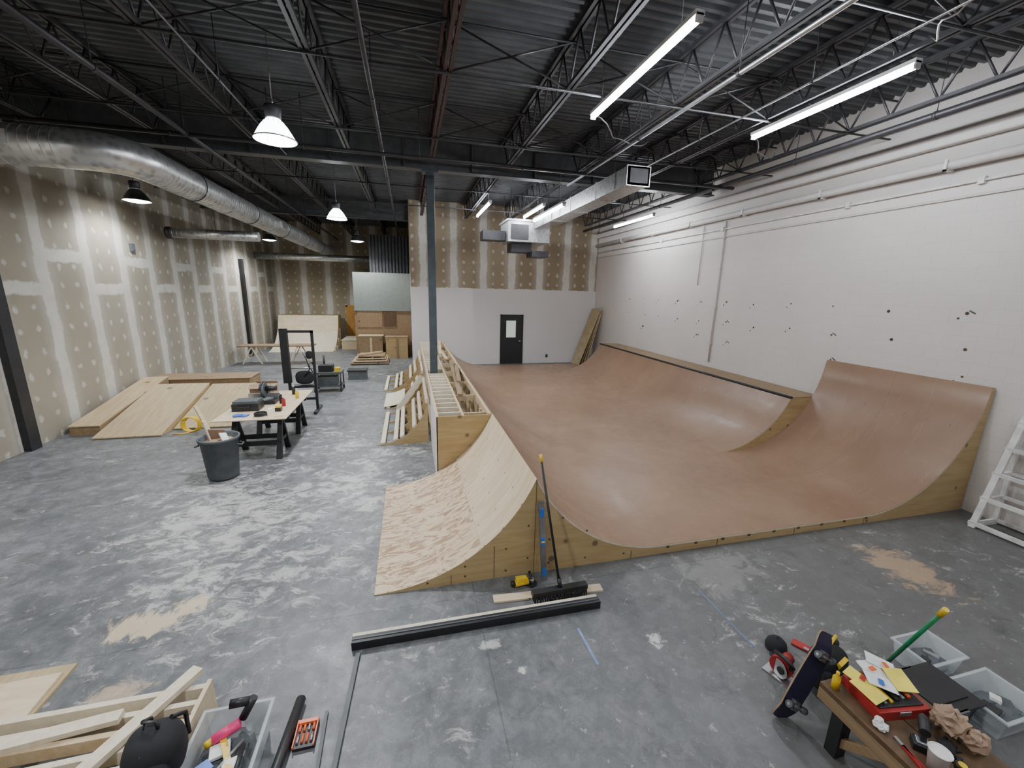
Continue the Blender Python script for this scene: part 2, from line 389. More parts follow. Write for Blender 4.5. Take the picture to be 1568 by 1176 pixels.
for y in (1.2,3.6,6.0,8.4,12.2,14.8):
    o=M('joist_bridging');
    o.cyl((XL+.02,y,5.80),(XR-.02,y,5.80),.016,STEELD,n=6);o.cyl((XL+.02,y,6.38),(XR-.02,y,6.38),.016,STEELD,n=6)
    if y<10:
        for kx in range(-4,4):
            x=.575+1.67*kx;o.cyl((x,y,5.82),(x+1.67,y,6.38),.013,STEELD,n=5);o.cyl((x,y,6.38),(x+1.67,y,5.82),.013,STEELD,n=5)
    o.done()
def pipe(name,pts,r,m,hang=True):
    o=M(name);o.tube(pts,r,m,10)
    if hang:
        a=V(pts[0]);b=V(pts[-1]);L=(b-a).length;c=int(L/2.2)+1
        for i in range(c):
            q=a+(b-a)*((i+.5)/c);o.cyl(q,(q.x,q.y,ZT),.006,STEELD,n=5);o.cyl(q-(b-a).normalized()*.02,q+(b-a).normalized()*.02,r+.008,STEELD,n=10)
    o.done()
pipe('sprinkler_pipe',[(3.8,-2.9,5.62),(3.8,10.0,5.62)],.028,STEEL)
pipe('sprinkler_pipe',[(7.25,-2.9,5.64),(7.25,16.9,5.64)],.05,STEELD)
pipe('sprinkler_pipe',[(XL+.05,8.9,5.60),(XR-.6,8.9,5.60)],.035,STEELD)
pipe('sprinkler_pipe',[(1.6,9.3,5.72),(6.4,9.3,5.72)],.022,STEEL)
pipe('sprinkler_pipe',[(-3.6,-2.9,5.62),(-3.6,24.8,5.62)],.045,STEELD)
pipe('sprinkler_pipe',[(-.4,-2.9,5.68),(-.4,24.8,5.68)],.03,STEELD)
pipe('electrical_conduit',[(4.9,-2.5,5.70),(4.9,9.8,5.70)],.013,STEEL)
pipe('electrical_conduit',[(-2.3,-2.5,5.70),(-2.3,9.9,5.70)],.013,GIRD)
for x0,y0,x1,y1 in ((1.6,3.1,2.7,3.9),(4.7,3.0,5.5,3.9),(2.9,6.7,4.4,7.6),(5.8,6.6,7.1,7.4)):
    pts=[]
    for i in range(13):
        t=i/12;pts.append((x0+(x1-x0)*t+.08*math.sin(t*9),y0+(y1-y0)*t,5.86-.16*math.sin(math.pi*t)+.03*math.sin(t*14)))
    o=M('hanging_cable');o.tube(pts,.010,STEEL,6);o.done()
o=M('wall_ledge');o.box2((XR-.14,Y0,5.42),(XR,YB,5.62),OFFW);o.done(.03)
o=M('trim_1');o.box2((XR-.03,Y0,4.62),(XR,YB,4.66),OFFW);o.done()
o=M('painted_pipe');o.tube([(XR-.10,Y0+.01,5.12),(XR-.10,YB-.02,5.12)],.07,OFFW,14)
for y in (1,3,5,7,9,11,13,15):
    o.box2((XR-.19,y-.02,5.03),(XR-.002,y+.02,5.06),WHITE);o.box2((XR-.19,y-.02,5.03),(XR-.17,y+.02,5.2),WHITE)
o.done()
o=M('painted_conduit');o.tube([(XR-.03,Y0+.01,4.83),(XR-.03,YB-.02,4.83)],.018,WHITE,8)
for y in (2.5,4.6,6.5,9.75,12.5):o.box2((XR-.06,y-.04,4.78),(XR-.002,y+.04,4.88),WHITE)
o.done()
o=M('painted_conduit');o.tube([(XR-.03,9.66,1.3),(XR-.03,9.66,5.02)],.022,OFFW,8)
o.tube([(XR-.03,10.5,3.4),(XR-.03,10.5,5.02)],.014,OFFW,8)
for z in (1.8,2.8,3.8,4.6):o.box2((XR-.06,9.61,z),(XR-.002,9.71,z+.03),OFFW)
o.done()
# ------------------------------------------------------------ lights
def ledtube(x,ya,yb,z):
    o=M('led_strip_light')
    o.box2((x-.05,ya,z+.03),(x+.05,yb,z+.075),WHITE)
    o.cyl((x,ya+.02,z),(x,yb-.02,z),.03,TUBE,n=12)
    for y in (ya,yb-.02):o.box2((x-.04,y,z-.03),(x+.04,y+.02,z+.05),WHITE)
    for y in (ya+.3,yb-.3):
        o.cyl((x,y,z+.07),(x,y,ZT),.004,STEEL,n=5)
    o.done()
ledtube(2.8,4.04,6.45,5.7);ledtube(5.68,4.05,6.4,5.7)
ledtube(2.45,12.8,15.2,5.66);ledtube(4.0,12.4,14.6,5.62);ledtube(3.62,9.7,12.1,5.12)
ledtube(7.0,11.3,13.7,5.36)
def highbay(x,y,z,pw=1,clear=False):
    o=M('high_bay_light')
    o.lathe((x,y,z),[(.27,0),(.265,.02),(.22,.10),(.17,.18),(.12,.24),(.09,.27)],BELL if clear else SHADE,28)
    if clear:
        o.blob((x,y,z+.12),(.14,.14,.2),LAMP,1,n=8)
        for i in range(14):
            a=2*math.pi*i/14;o.cyl((x+.272*math.cos(a),y+.272*math.sin(a),z+.005),(x+.122*math.cos(a),y+.122*math.sin(a),z+.243),.004,STEEL,n=5)
    else:
        o.lathe((x,y,z),[(0,-.03),(.14,-.025),(.22,-.005),(.258,.02)],LENS,28)
    o.lathe((x,y,z),[(.275,0),(.285,.01),(.275,.02),(.268,.01),(.275,0)],STEEL,28)
    o.lathe((x,y,z),[(.0,.27),(.09,.27),(.1,.28),(.11,.40),(.1,.44),(.0,.445)],STEELD,20)
    o.cyl((x,y,z+.44),(x,y,z+.52),.02,STEEL,n=8)
    o.cyl((x,y,z+.5),(x,y,ZT),.006,STEEL,n=5)
    o.done()
    L=bpy.data.lights.new('high_bay_lamp','SPOT');L.energy=640*pw;L.spot_size=math.radians(158);L.spot_blend=.6;L.shadow_soft_size=.18;L.color=(.95,.97,1)
    ob=bpy.data.objects.new('high_bay_lamp',L);ob.location=(x,y,z-.06);scene.collection.objects.link(ob)
highbay(-1.75,7.0,5.10,1.3,True);highbay(-1.9,13.2,5.0,1,True);highbay(-6.2,12.3,5.0,.75);highbay(-2.0,19,5.0);highbay(-5.65,20.2,5.0,1.5);highbay(-6.2,5.0,5.1,.6);highbay(-2.0,1.0,5.2,.9)
ledtube(2.8,-1.6,.8,5.7);ledtube(5.68,-1.6,.8,5.7)
# ------------------------------------------------------------ ducts
def spiral(o,pts,r,m,step=.9):
    o.tube(pts,r,m,28)
    for a,b in zip(pts[:-1],pts[1:]):
        a=V(a);b=V(b);L=(b-a).length;d=(b-a).normalized()
        if L<.5: continue
        for i in range(1,int(L/step)+1):
            q=a+d*(i*step)
            if i*step<L-.05:o.cyl(q-d*.012,q+d*.012,r+.012,m,n=28)
        for i in range(1,int(L/.12)):
            q=a+d*(i*.12);o.cyl(q-d*.004,q+d*.004,r+.004,m,n=28)
o=M('spiral_duct')
el=[(-4.6,8.0,5.0)]+[(-4.1-.5+.5*math.sin(a),8.5-.5*math.cos(a),5.0) for a in [math.pi/2*i/6 for i in range(1,7)]]
spiral(o,[(XL+.01,8.0,5.0)]+el+[(-4.1,YF-.02,5.0)],.27,GALV,1.5)
for y in (10,13,16,19,22):
    o.tube([(-4.1+.29*math.cos(a),y,5.0+.29*math.sin(a)) for a in [2*math.pi*i/20 for i in range(20)]],.01,STEELD,6,closed=True)
    o.cyl((-4.1,y,5.28),(-4.1,y,ZT),.006,STEELD,n=5)
o.box2((-3.9,15,4.9),(-3.78,15.6,5.1),GALV)
o.box2((-5.6,7.72,4.95),(-5.3,7.76,5.12),GALV)
o.done()
o=M('branch_duct');spiral(o,[(XL+.3,14.6,4.55),(-4.36,14.6,4.55)],.14,GALV,1.0);o.cyl((XL+.25,14.6,4.55),(XL+.35,14.6,4.55),.17,STEELD,n=24)
o.cyl((-5.5,14.6,4.68),(-5.5,14.6,ZT),.006,STEELD,n=5);o.done()
o=M('branch_duct');spiral(o,[(XL+.02,22.5,4.5),(-.4,22.5,4.5)],.16,GALV,1.0);o.cyl((-3,22.5,4.6),(-3,22.5,ZT),.006,STEELD,n=5);o.done()
o=M('rectangular_duct')
o.box2((4.18,7.8,5.18),(4.66,13.9,5.52),GALV)
for y in (7.8,9.2,10.7,12.2,13.6):o.box2((4.165,y,5.165),(4.675,y+.04,5.535),GALV)
o.box2((4.23,7.78,5.22),(4.61,7.81,5.48),STEELD)
for y in (8.3,11.5,13):
    for x in(4.17,4.67):o.cyl((x,y,5.2),(x,y,ZT),.006,STEELD,n=5)
o.done()
o=M('hvac_unit')
o.box2((3.3,14.0,4.75),(4.75,15.2,5.40),GALV);o.box2((3.25,13.95,5.40),(4.8,15.25,5.46),GALV)
o.box2((3.4,13.97,4.82),(4.0,14.01,5.3),STEELD);o.box2((3.5,14.3,4.45),(4.2,15,4.75),STEELD);o.box2((4.2,14.2,4.3),(4.8,14.9,4.5),STEELD)
for x in(3.4,4.7):
    for y in(14.1,15.1):o.cyl((x,y,5.4),(x,y,ZT),.01,STEELD,n=6)
o.box2((2.5,14.3,4.8),(3.28,14.9,5.1),STEELD)
o.done()
# ------------------------------------------------------------ door
o=M('door_1');yb=YB
o.box2((3.80,yb-.04,0),(3.87,yb-.001,2.14),BLACK);o.box2((4.75,yb-.04,0),(4.82,yb-.001,2.14),BLACK);o.box2((3.80,yb-.04,2.07),(4.82,yb-.001,2.14),BLACK)
o.box2((3.87,yb-.03,.01),(4.75,yb-.005,2.07),BLACK);o.box2((4.02,yb-.04,1.12),(4.52,yb-.031,1.92),BLACK);o.box2((4.06,yb-.045,1.16),(4.48,yb-.04,1.88),PANE)
o.cyl((4.66,yb-.10,1.0),(4.66,yb-.03,1.0),.03,STEEL);o.box2((4.60,yb-.12,.985),(4.70,yb-.10,1.015),STEEL);o.done()
o=M('door_2');o.box2((-3.45,YF-.06,0),(-3.37,YF-.001,2.14),AMBER);o.box2((-2.6,YF-.06,0),(-2.52,YF-.001,2.14),AMBER);o.box2((-3.45,YF-.06,2.06),(-2.52,YF-.001,2.14),AMBER)
o.box2((-3.37,YF-.04,.01),(-2.6,YF-.005,2.06),AMBER);o.cyl((-2.7,YF-.1,1),(-2.7,YF-.04,1),.03,STEEL);o.done()
for x,z in ((3.55,.32),(5.95,.32),(1.9,.32)):
    o=M('wall_outlet');o.box2((x-.05,YB-.012,z-.07),(x+.05,YB-.001,z+.07),STEELD if x>5 else WHITE);o.done()
o=M('wall_office');o.box2((-2.4,20,2.13),(.09,20.12,3.8),GREENG);o.box2((-2.4,20,0),(.09,20.12,2.13),OLDW);o.box2((-2.4,20.12,0),(-2.28,YF,3.8),GREENG)
o.box2((-2.3,19.97,1.35),(-1.2,20.0,2.1),OLDW);o.box2((-1.15,19.96,1.4),(-.6,20.0,2.12),DARKW);o.box2((-2.42,19.94,2.10),(.09,20.0,2.16),GREENG);o.done()
o=M('corrugated_metal_panel')
for i in range(12):
    x=-1.7+i*.148;o.box2((x,20.6,3.81),(x+.09,20.7,5.5),CONT);o.box2((x+.09,20.64,3.81),(x+.148,20.7,5.5),BLKST)
o.done()
# ------------------------------------------------------------ main mini ramp
FZ=.12
ya,ym,ye,yq=3.85,6.3,16.3,14.9
Lq=arc(2.92,1.83,1.64,FZ,24,-1)[::-1]
ridge_z=Lq[0][1]
Ext=arc(6.15,1.93,1.925,FZ,30)
Main=arc(5.72,1.80,1.63,FZ,26)
mz=Main[-1][1]
o=M('mini_ramp')
o.prof(Lq+[(4.3,FZ)]+Ext+[(8.13,Ext[-1][1])],ya,ym,SKATE,PLYS)
o.prof(Lq+[(4.3,FZ)]+Main,ym,yq,SKATE,PLYS)
o.prof(Lq+[(4.3,FZ),(7.0,FZ)],yq,ye,SKATE,PLYS)
o.box2((Main[-1][0],ym,0),(8.13,yq,mz-.01),PLYS)
o.box2((Main[-1][0],ym+.01,mz-.01),(8.13,yq,mz+.005),OLDW)
o.cyl((Main[-1][0]+.01,ym,mz),(Main[-1][0]+.01,yq,mz),.03,BLKST,n=12)
y=ya-.004
P=Lq+[(4.3,FZ)]+Ext
for i in range(len(P)-1):
    (xa,za),(xb,zb)=P[i],P[i+1]
    o.face([(xa,y,za-.022),(xb,y,zb-.022),(xb,y,zb),(xa,y,za)],PINEW)
y=ym-.004
for i in range(len(Main)-1):
    (xa,za),(xb,zb)=Main[i],Main[i+1]
    o.face([(xa,y,za-.016),(xb,y,zb-.016),(xb,y,zb),(xa,y,za)],PINEW)
for x in (2.5,3.72,4.94,6.16):o.box2((x-.003,ya-.003,0),(x+.003,ya,.1),DARKW)
for x,z in ((1.45,.1),(1.45,.4),(1.9,.1),(1.9,.45),(2.4,.08),(1.6,.65)):o.cyl((x,ya-.004,z),(x,ya,z),.012,DARKW,n=8)
for i in range(9):
    x=3.0+i*.4;o.box2((x-.02,ya-.006,FZ-.05),(x+.02,ya,FZ-.02),DARKW)
o.done()
# plywood bank on the left of the ridge
Wp=arc(-.44,1.87,1.714,.0,26)
W=[(x,z+.012) for x,z in Wp]; k0=17
sc=(ridge_z+.006)/W[-1][1];W=[(x,z*sc if x>0 else z) for x,z in W]
W[0]=(W[0][0],.012)
o=M('plywood_bank_ramp')
o.prof(W[:k0+1],ya,ym,PLYA,PLYS);o.prof([(x,z+.005) for x,z in W[k0:]],ya,ym,PLYB,PLYS)
for x in (.35,.82):o.box2((x-.003,ya-.003,0),(x+.003,ya,.12 if x<.5 else .4),DARKW)
for x,z in ((.1,.06),(.5,.08),(.5,.2),(.95,.08),(.95,.35),(1.2,.2),(1.2,.6)):o.cyl((x,ya-.004,z),(x,ya,z),.012,DARKW,n=8)
o.done()
# open platform frame behind it
o=M('ramp_deck_frame')
ph=ridge_z-.01;x0,x1,xm=.38,1.262,.80;fy0=ym+.012;fy1=16.2
o.box2((x0-.01,fy0,0),(x1,fy0+.018,ph),PLYS)
for x in (x0+.01,xm,x1-.02):o.box2((x-.019,fy0+.02,ph-.14),(x+.019,fy1,ph),PINE)
o.box2((x0-.014,fy0+.0,.0),(x0+.006,8.15,ph-.005),WHITE)
y=fy0+.25;i=0
while y<fy1:
    if abs(y-10.2)>.17:
        o.box2((x0+.03,y-.019,ph-.10),(xm-.02,y+.019,ph-.008),PINEW)
    for x in (x0+.01,x1-.03):
        if i%2==0:o.box2((x-.019,y-.03,0),(x+.019,y+.03,ph-.14),PINEW)
    if i%4==0:o.box2((xm+.02,y-.019,ph-.14),(x1-.04,y+.019,ph-.03),PINE)
    y+=.3;i+=1
o.box2((x1-.05,fy0+.03,ph),(x1,fy1,ph+.012),PINE)
for k2,(a,b,c,d,hz) in enumerate(((.90,7.6,1.10,11.5,.02),(1.02,11.8,.92,15.5,.02),(1.0,8.6,1.16,10.6,.06),(.88,12.5,1.1,15.9,.06))):
    o.beam((a,b,ph+hz),(c,d,ph+hz),.09,.035,OLDW if k2%2==0 else PINE)
o.done()
def openquarter(xa,xb,ya_,yb_,h,skin=None,mfront=PLYS):
    o=M('unfinished_quarter_pipe');run=xb-xa;R=(run*run+h*h)/(2*h);n=16
    P=[(xa+run*i/n,.0+R-math.sqrt(max(0,R*R-(run*i/n)**2))+.012) for i in range(n+1)]
    ys=[ya_+i*(yb_-ya_-.018)/3 for i in range(4)]
    for y in ys:o.prof(P,y,y+.018,mfront,mfront)
    for i in range(1,9):
        t=i/8;x=xa+run*t;z=R-math.sqrt(max(0,R*R-(run*t)**2));s=math.atan2(run*t,math.sqrt(max(1e-4,R*R-(run*t)**2)))
        if i in (1,3,4,6,7,8):o.box((x-.02,(ya_+yb_)/2,z+.03),(.09,yb_-ya_,.036),PINEW,(0,-s,0))
    if skin:
        for i in range(n//2):
            (a,za),(b,zb)=P[i],P[i+1];o.hexa([(a,ya_,za+.045),(b,ya_,zb+.045),(b,yb_,zb+.045),(a,yb_,za+.045),(a,ya_,za+.06),(b,ya_,zb+.06),(b,yb_,zb+.06),(a,yb_,za+.06)],PINEW)
    o.done()
openquarter(-.70,.31,8.2,10.4,.86);openquarter(-.72,.31,10.85,12.3,.95,True);openquarter(-.9,.31,12.85,15.0,.9)
o=M('leaning_board');o.beam((-.35,10.62,.03),(.28,10.66,.9),.14,.03,PINEW,up=(0,1,0));o.done()
o=M('leaning_plywood_sheet')
for i in range(4):
    xb=7.10+.13*i;yy=16.36+.03*i
    o.hexa([(xb,yy,.0),(xb+.03,yy,.0),(xb+.03,yy+.8,.0),(xb,yy+.8,.0),(7.98+.03*i,yy,2.45-.06*i),(8.01+.03*i,yy,2.45-.06*i),(8.01+.03*i,yy+.8,2.45-.06*i),(7.98+.03*i,yy+.8,2.45-.06*i)],(PLYT,OLDW,PLYS,PINE)[i])
o.done()
# ------------------------------------------------------------ left area ramps
def wedge(name,xa,xb,ya_,yb_,h,top,side,hs=.02):
    o=M(name)
    o.hexa([(xa,ya_,0),(xb,ya_,0),(xb,yb_,0),(xa,yb_,0),(xa,ya_,hs),(xb,ya_,hs),(xb,yb_,h),(xa,yb_,h)],side)
    o.hexa([(xa-.01,ya_-.02,hs),(xb+.01,ya_-.02,hs),(xb+.01,yb_,h+.002),(xa-.01,yb_,h+.002),(xa-.01,ya_-.02,hs+.02),(xb+.01,ya_-.02,hs+.02),(xb+.01,yb_,h+.02),(xa-.01,yb_,h+.02)],top)
    return o
o=wedge('kicker_ramp',-6.25,-5.08,9.55,11.9,.60,PLYT,PLYS);o.done()
o=wedge('kicker_ramp',-5.02,-3.9,9.95,11.95,.56,PLYT,PLYS);o.done()
o=wedge('kicker_ramp',-6.84,-6.32,9.9,12.6,.66,PLYT,OLDW,.18);o.done()
o=M('ramp_platform');o.box2((-6.9,12.65,0),(-4.4,13.5,.56),OLDW);o.box2((-6.92,12.63,.56),(-4.38,13.52,.58),OLDW);o.done()
o=M('far_quarter_pipe');R=2.3
P=[(21.6+2.2*i/14,R-math.sqrt(R*R-(2.2*i/14)**2)+.01) for i in range(15)]
for i in range(14):
    (a,za),(b,zb)=P[i],P[i+1]
    o.hexa([(-6.6,a,0),(-3.7,a,0),(-3.7,b,0),(-6.6,b,0),(-6.6,a,za),(-3.7,a,za),(-3.7,b,zb),(-6.6,b,zb)],PLYB if za>.75 else PINEW)
o.box2((-6.6,23.8,0),(-3.7,24.7,P[-1][1]),PLYS)
for y in (21.9,22.5,23.1,23.7):o.box2((-3.68,y,0),(-3.62,y+.06,max(.2,(y-21.6)**2*.22)),PINE)
o.done()
o=M('plywood_box_ramp');o.box2((-3.4,22.4,0),(-2.5,24.4,.45),PINE);o.box2((-3.42,22.38,.45),(-2.48,24.42,.48),PINEW);o.done()
o=M('lumber_stack')
for i in range(4):
    o.box2((-2.4+.1*i,17.6+.05*i,.09*i+.04),(-.9-.05*i,18.9-.06*i,.09*i+.09),(OLDW,PINE,PLYT,OLDW)[i])
for x in (-2.3,-1.7,-1.1):o.box2((x,17.7,0),(x+.1,18.8,.04),OLDW)
for x in (-2.3,-1.7,-1.3):
    for i in range(1,4):o.box2((x+.12,17.8,.09*i),(x+.2,18.7,.09*i+.04),PINE)
o.beam((-2.1,17.7,.42),(-1.2,18.6,.42),.1,.04,PINE);o.done()
o=M('plywood_crate');o.box2((-2.2,19.3,0),(-1.2,19.9,1.0),OLDW);o.box2((-2.24,19.27,1.0),(-1.16,19.9,1.03),PLYT);o.box2((-1.75,19.26,.1),(-1.65,19.3,.95),PINE);o.done()
o=M('plywood_crate');o.box2((-1.05,19.2,0),(-.1,19.9,.95),PLYS);o.box2((-1.08,19.17,.95),(-.08,19.9,.98),OLDW);o.box2((-.6,19.16,.05),(-.5,19.2,.9),OLDW);o.done()
o=M('trestle_table');o.box2((-6.7,18.3,.70),(-3.9,19.0,.74),OLDW)
for x in (-6.2,-4.5):
    for y in (18.35,18.95):
        o.beam((x-.35,y,0),(x,y,.7),.05,.04,PINEW);o.beam((x+.35,y,0),(x,y,.7),.05,.04,PINEW)
    o.beam((x-.17,18.35,.33),(x-.17,18.95,.33),.04,.04,PINEW);o.beam((x+.17,18.35,.33),(x+.17,18.95,.33),.04,.04,PINEW)
o.done()
# ------------------------------------------------------------ work table
o=M('sawhorse_work_table');tz=.80
o.box2((-3.38,7.75,tz-.022),(-2.2,9.95,tz),PLYB)
for y in (8.15,9.5):
    o.box2((-3.3,y-.05,tz-.13),(-2.25,y+.05,tz-.024),BLACK)
    for x in (-3.15,-2.4):
        for s in (-1,1):
            o.hexa([(x-.05,y+s*.30-.03,0),(x+.05,y+s*.30-.03,0),(x+.05,y+s*.30+.03,0),(x-.05,y+s*.30+.03,0),(x-.04,y+s*.03-.03,tz-.12),(x+.04,y+s*.03-.03,tz-.12),(x+.04,y+s*.03+.03,tz-.12),(x-.04,y+s*.03+.03,tz-.12)],BLACK)
        o.box2((x-.03,y-.22,.28),(x+.03,y+.22,.34),BLACK)
    for s in(-1,1):o.box2((-3.15,y+s*.2-.015,.24),(-2.4,y+s*.2+.015,.33),BLACK)
o.done(.006)
o=M('miter_saw')
o.box2((-3.15,8.75,tz),(-2.65,9.2,tz+.07),BLACK);o.lathe((-2.9,8.95,tz+.07),[(0,.03),(.17,.03),(.17,0)],GREYP,24);o.box2((-3.2,9.02,tz+.07),(-2.6,9.06,tz+.17),STEEL)
o.cyl((-2.92,9.0,tz+.25),(-2.87,9.0,tz+.25),.15,GREYP,n=28);o.cyl((-2.86,8.98,tz+.28),(-2.66,8.98,tz+.28),.05,BLACK)
o.tube([(-2.9,9.1,tz+.3),(-2.9,8.95,tz+.42),(-2.9,8.8,tz+.38),(-2.9,8.75,tz+.3)],.018,BLACK,8);o.box2((-2.95,9.05,tz+.07),(-2.84,9.17,tz+.3),BLACK);o.done()
o=M('tool_case');o.box2((-3.25,8.3,tz),(-2.8,8.62,tz+.14),BLACK);o.box2((-3.23,8.31,tz+.14),(-2.82,8.61,tz+.19),GREYP);o.tube([(-3.12,8.29,tz+.1),(-3.12,8.24,tz+.1),(-2.93,8.24,tz+.1),(-2.93,8.29,tz+.1)],.012,BLACK,8);o.done(.01)
o=M('blue_work_glove');o.blob((-3.05,7.98,tz+.023),(.14,.1,.045),BLUE,.8,(0,0,.4),8)
for i in range(4):o.cyl((-3.0,7.95+.025*i,tz+.015),(-2.9+.01*i,7.93+.035*i,tz+.013),.012,BLUE,n=8)
o.cyl((-3.05,8.02,tz+.015),(-3.0,8.08,tz+.013),.012,BLUE,n=8);o.done()
o=M('drill_battery');o.box2((-2.5,8.2,tz),(-2.4,8.32,tz+.07),BLACK);o.box2((-2.49,8.21,tz+.07),(-2.41,8.31,tz+.11),YEL);o.done(.005)
def bottle(name,x,y,z,m,h=.2,r=.035,cap=WHITE):
    o=M(name);o.lathe((x,y,z),[(0,0),(r,0),(r,h*.65),(r*.4,h*.8),(r*.4,h*.88)],m,16);o.lathe((x,y,z),[(r*.45,h*.86),(r*.45,h),(0,h)],cap,12);o.done()
bottle('red_spray_can',-2.45,8.6,tz,RED);bottle('yellow_squeeze_bottle',-2.35,9.2,tz,YEL);bottle('water_bottle',-2.5,9.55,tz,BLACK)
bottle('black_spray_can',-2.55,8.82,tz,BLACK,.22)
o=M('cardboard_box');o.box2((-3.3,9.4,tz),(-2.85,9.75,tz+.22),KRAFT);o.box((-3.08,9.35,tz+.24),(.42,.14,.006),KRAFT,(.5,0,0));o.box((-3.08,9.80,tz+.24),(.42,.14,.006),KRAFT,(-.5,0,0));o.done()
o=M('coiled_cable')
o.tube([(-2.66+.1*math.cos(i*.5),7.95+.1*math.sin(i*.5),tz+.012+.0012*i) for i in range(50)],.009,BLACK,6);o.done()
for i,(x,y) in enumerate(((-2.35,7.9),(-2.62,8.45))):
    o=M('paper_scrap');o.box((x,y,tz+.004),(.15,.1,.003),(PINE,PAPER,PAPER)[i],(0,0,i*.7));o.done()
o=M('trash_can');c=(-3.06,7.22,0)
o.lathe(c,[(0,.0),(.20,0),(.22,.05),(.265,.66),(.29,.66),(.295,.70),(.28,.71),(.26,.69),(.21,.06),(0,.05)],GREYP,32)
for s in(-1,1):o.tube([(c[0]+s*.27,c[1]-.06,.58),(c[0]+s*.33,c[1]-.05,.56),(c[0]+s*.33,c[1]+.05,.56),(c[0]+s*.27,c[1]+.06,.58)],.013,GREYP,8)
o.blob((c[0],c[1],.58),(.46,.46,.16),KRAFT,.8,wr=.06,n=9,flat=True);o.box((c[0]-.05,c[1]+.03,.73),(.22,.02,.2),KRAFT,(.3,.2,.4));o.box((c[0]+.1,c[1]-.05,.70),(.14,.012,.16),PAPER,(-.6,.3,1.2))
o.beam((c[0]+.05,c[1],.3),(c[0]-.33,c[1]+.15,1.18),.06,.02,PINE);o.beam((c[0]-.05,c[1],.3),(c[0]-.15,c[1]-.1,1.0),.04,.02,PINEW);o.done()
o=M('yellow_hose_coil')
for j in range(4):
    o.tube([(-4.62+.02*j+.16*math.cos(a),9.70+.015*j,.18+.16*math.sin(a)) for a in [2*math.pi*i/24 for i in range(24)]],.013,YEL,8,closed=True)
o.tube([(-4.62,9.64,.02),(-4.75,9.58,.015),(-4.9,9.60,.015)],.012,YEL,8);o.done()
o=M('equipment_rack')
for x in (-2.95,-2.35):
    o.box2((x-.03,10.97,0),(x+.03,11.03,2.05),BLACK);o.box2((x-.035,10.65,0),(x+.035,11.4,.06),BLACK)
o.box2((-2.98,10.97,2.0),(-2.32,11.03,2.06),BLACK);o.box2((-2.95,10.98,.3),(-2.35,11.02,.36),BLACK)
o.box2((-3.07,10.94,.75),(-2.9,11.06,2.1),BLACK);o.cyl((-2.95,11.1,1.1),(-2.35,11.1,1.1),.02,STEEL)
o.tube([(-2.6,11,1.5),(-2.5,10.9,1.35),(-2.45,10.95,1.1),(-2.6,11,.9)],.015,BLACK,6);o.blob((-2.45,11,1.45),(.16,.12,.2),CLOTHB,.8)
o.blob((-2.62,11.1,.86),(.42,.2,.34),CLOTHB,.7);o.box2((-2.9,10.96,.62),(-2.38,11.2,.67),BLACK);o.done()
o=M('tool_cart')
o.box2((-2.85,13.0,.55),(-2.05,13.6,.6),GREYP);o.box2((-2.85,13.0,.15),(-2.05,13.6,.19),GREYP)
for x in (-2.82,-2.08):
    for y in(13.03,13.57):o.cyl((x,y,.06),(x,y,.6),.018,BLACK);o.cyl((x-.02,y,.05),(x+.02,y,.05),.05,RUBBER,n=14)
o.box2((-2.7,13.1,.6),(-2.3,13.4,.8),BLACK);o.box2((-2.25,13.1,.6),(-2.1,13.3,.72),YEL);o.cyl((-2.6,13.5,.6),(-2.6,13.5,1.05),.03,BLACK)
o.tube([(-2.86,13.1,.6),(-2.95,13.1,.85),(-2.95,13.5,.85),(-2.86,13.5,.6)],.015,BLACK,8);o.box2((-2.75,13.1,.19),(-2.2,13.5,.45),GREYP);o.done()
o=M('storage_bin');o.box2((-2.1,14.7,0),(-1.5,15.1,.3),GREYP);o.box2((-2.13,14.67,.3),(-1.47,15.13,.34),BLACK);o.done(.01)
# ------------------------------------------------------------ foreground
o=M('push_broom')
o.box((1.42,3.40,.115),(.60,.07,.05),BLACK,(0,0,.02));
for i in range(30):
    for j in (-.022,0,.022):
        x=1.135+i*.0197;o.cyl((x,3.395+j,.10),(x+random.uniform(-.01,.01),3.39+j*1.6,.035),.007,RUBBER,n=5)
o.cyl((1.43,3.40,.12),(1.418,3.44,.22),.022,BLACK)
o.cyl((1.42,3.43,.18),(1.303,3.80,1.36),.0135,BLACK);o.cyl((1.303,3.80,1.36),(1.296,3.82,1.44),.016,YEL,n=12);o.done()
o=M('spirit_level');o.beam((1.355,3.70,.0),(1.32,3.818,.90),.06,.028,STEEL,up=(0,-1,.1))
d=V((-.035,.118,.9))
for t,mm in ((.12,BLUE),(.5,BLUE),(.86,BLUE)):
    q=V((1.355,3.684,.0))+d*t;o.beam(q-d*.05,q+d*.05,.045,.012,mm,up=(0,-1,.1))
q=V((1.355,3.678,.0))+d*.5;o.cyl(q-V((.02,0,0)),q+V((.02,0,0)),.01,YEL)
o.done()
o=M('scrap_plywood_strip');o.beam((.75,3.53,.010),(1.92,3.45,.010),.10,.018,PLYB);o.done()
o=M('black_steel_beam');o.beam((-.58,3.24,.04),(1.78,3.225,.04),.075,.08,BLACK);o.beam((-.58,3.30,.035),(1.78,3.285,.035),.045,.07,PINEW);o.beam((-.575,3.24,.083),(1.77,3.225,.083),.012,.006,GREYP);o.done()
o=M('angle_grinder');c=V((1.10,3.66,0))
o.cyl(c+V((-.09,0,.05)),c+V((.06,.01,.05)),.036,YEL,n=16);o.cyl(c+V((.06,.01,.05)),c+V((.10,.01,.05)),.028,BLACK,n=16);o.cyl(c+V((-.13,0,.05)),c+V((-.09,0,.05)),.03,BLACK,n=16)
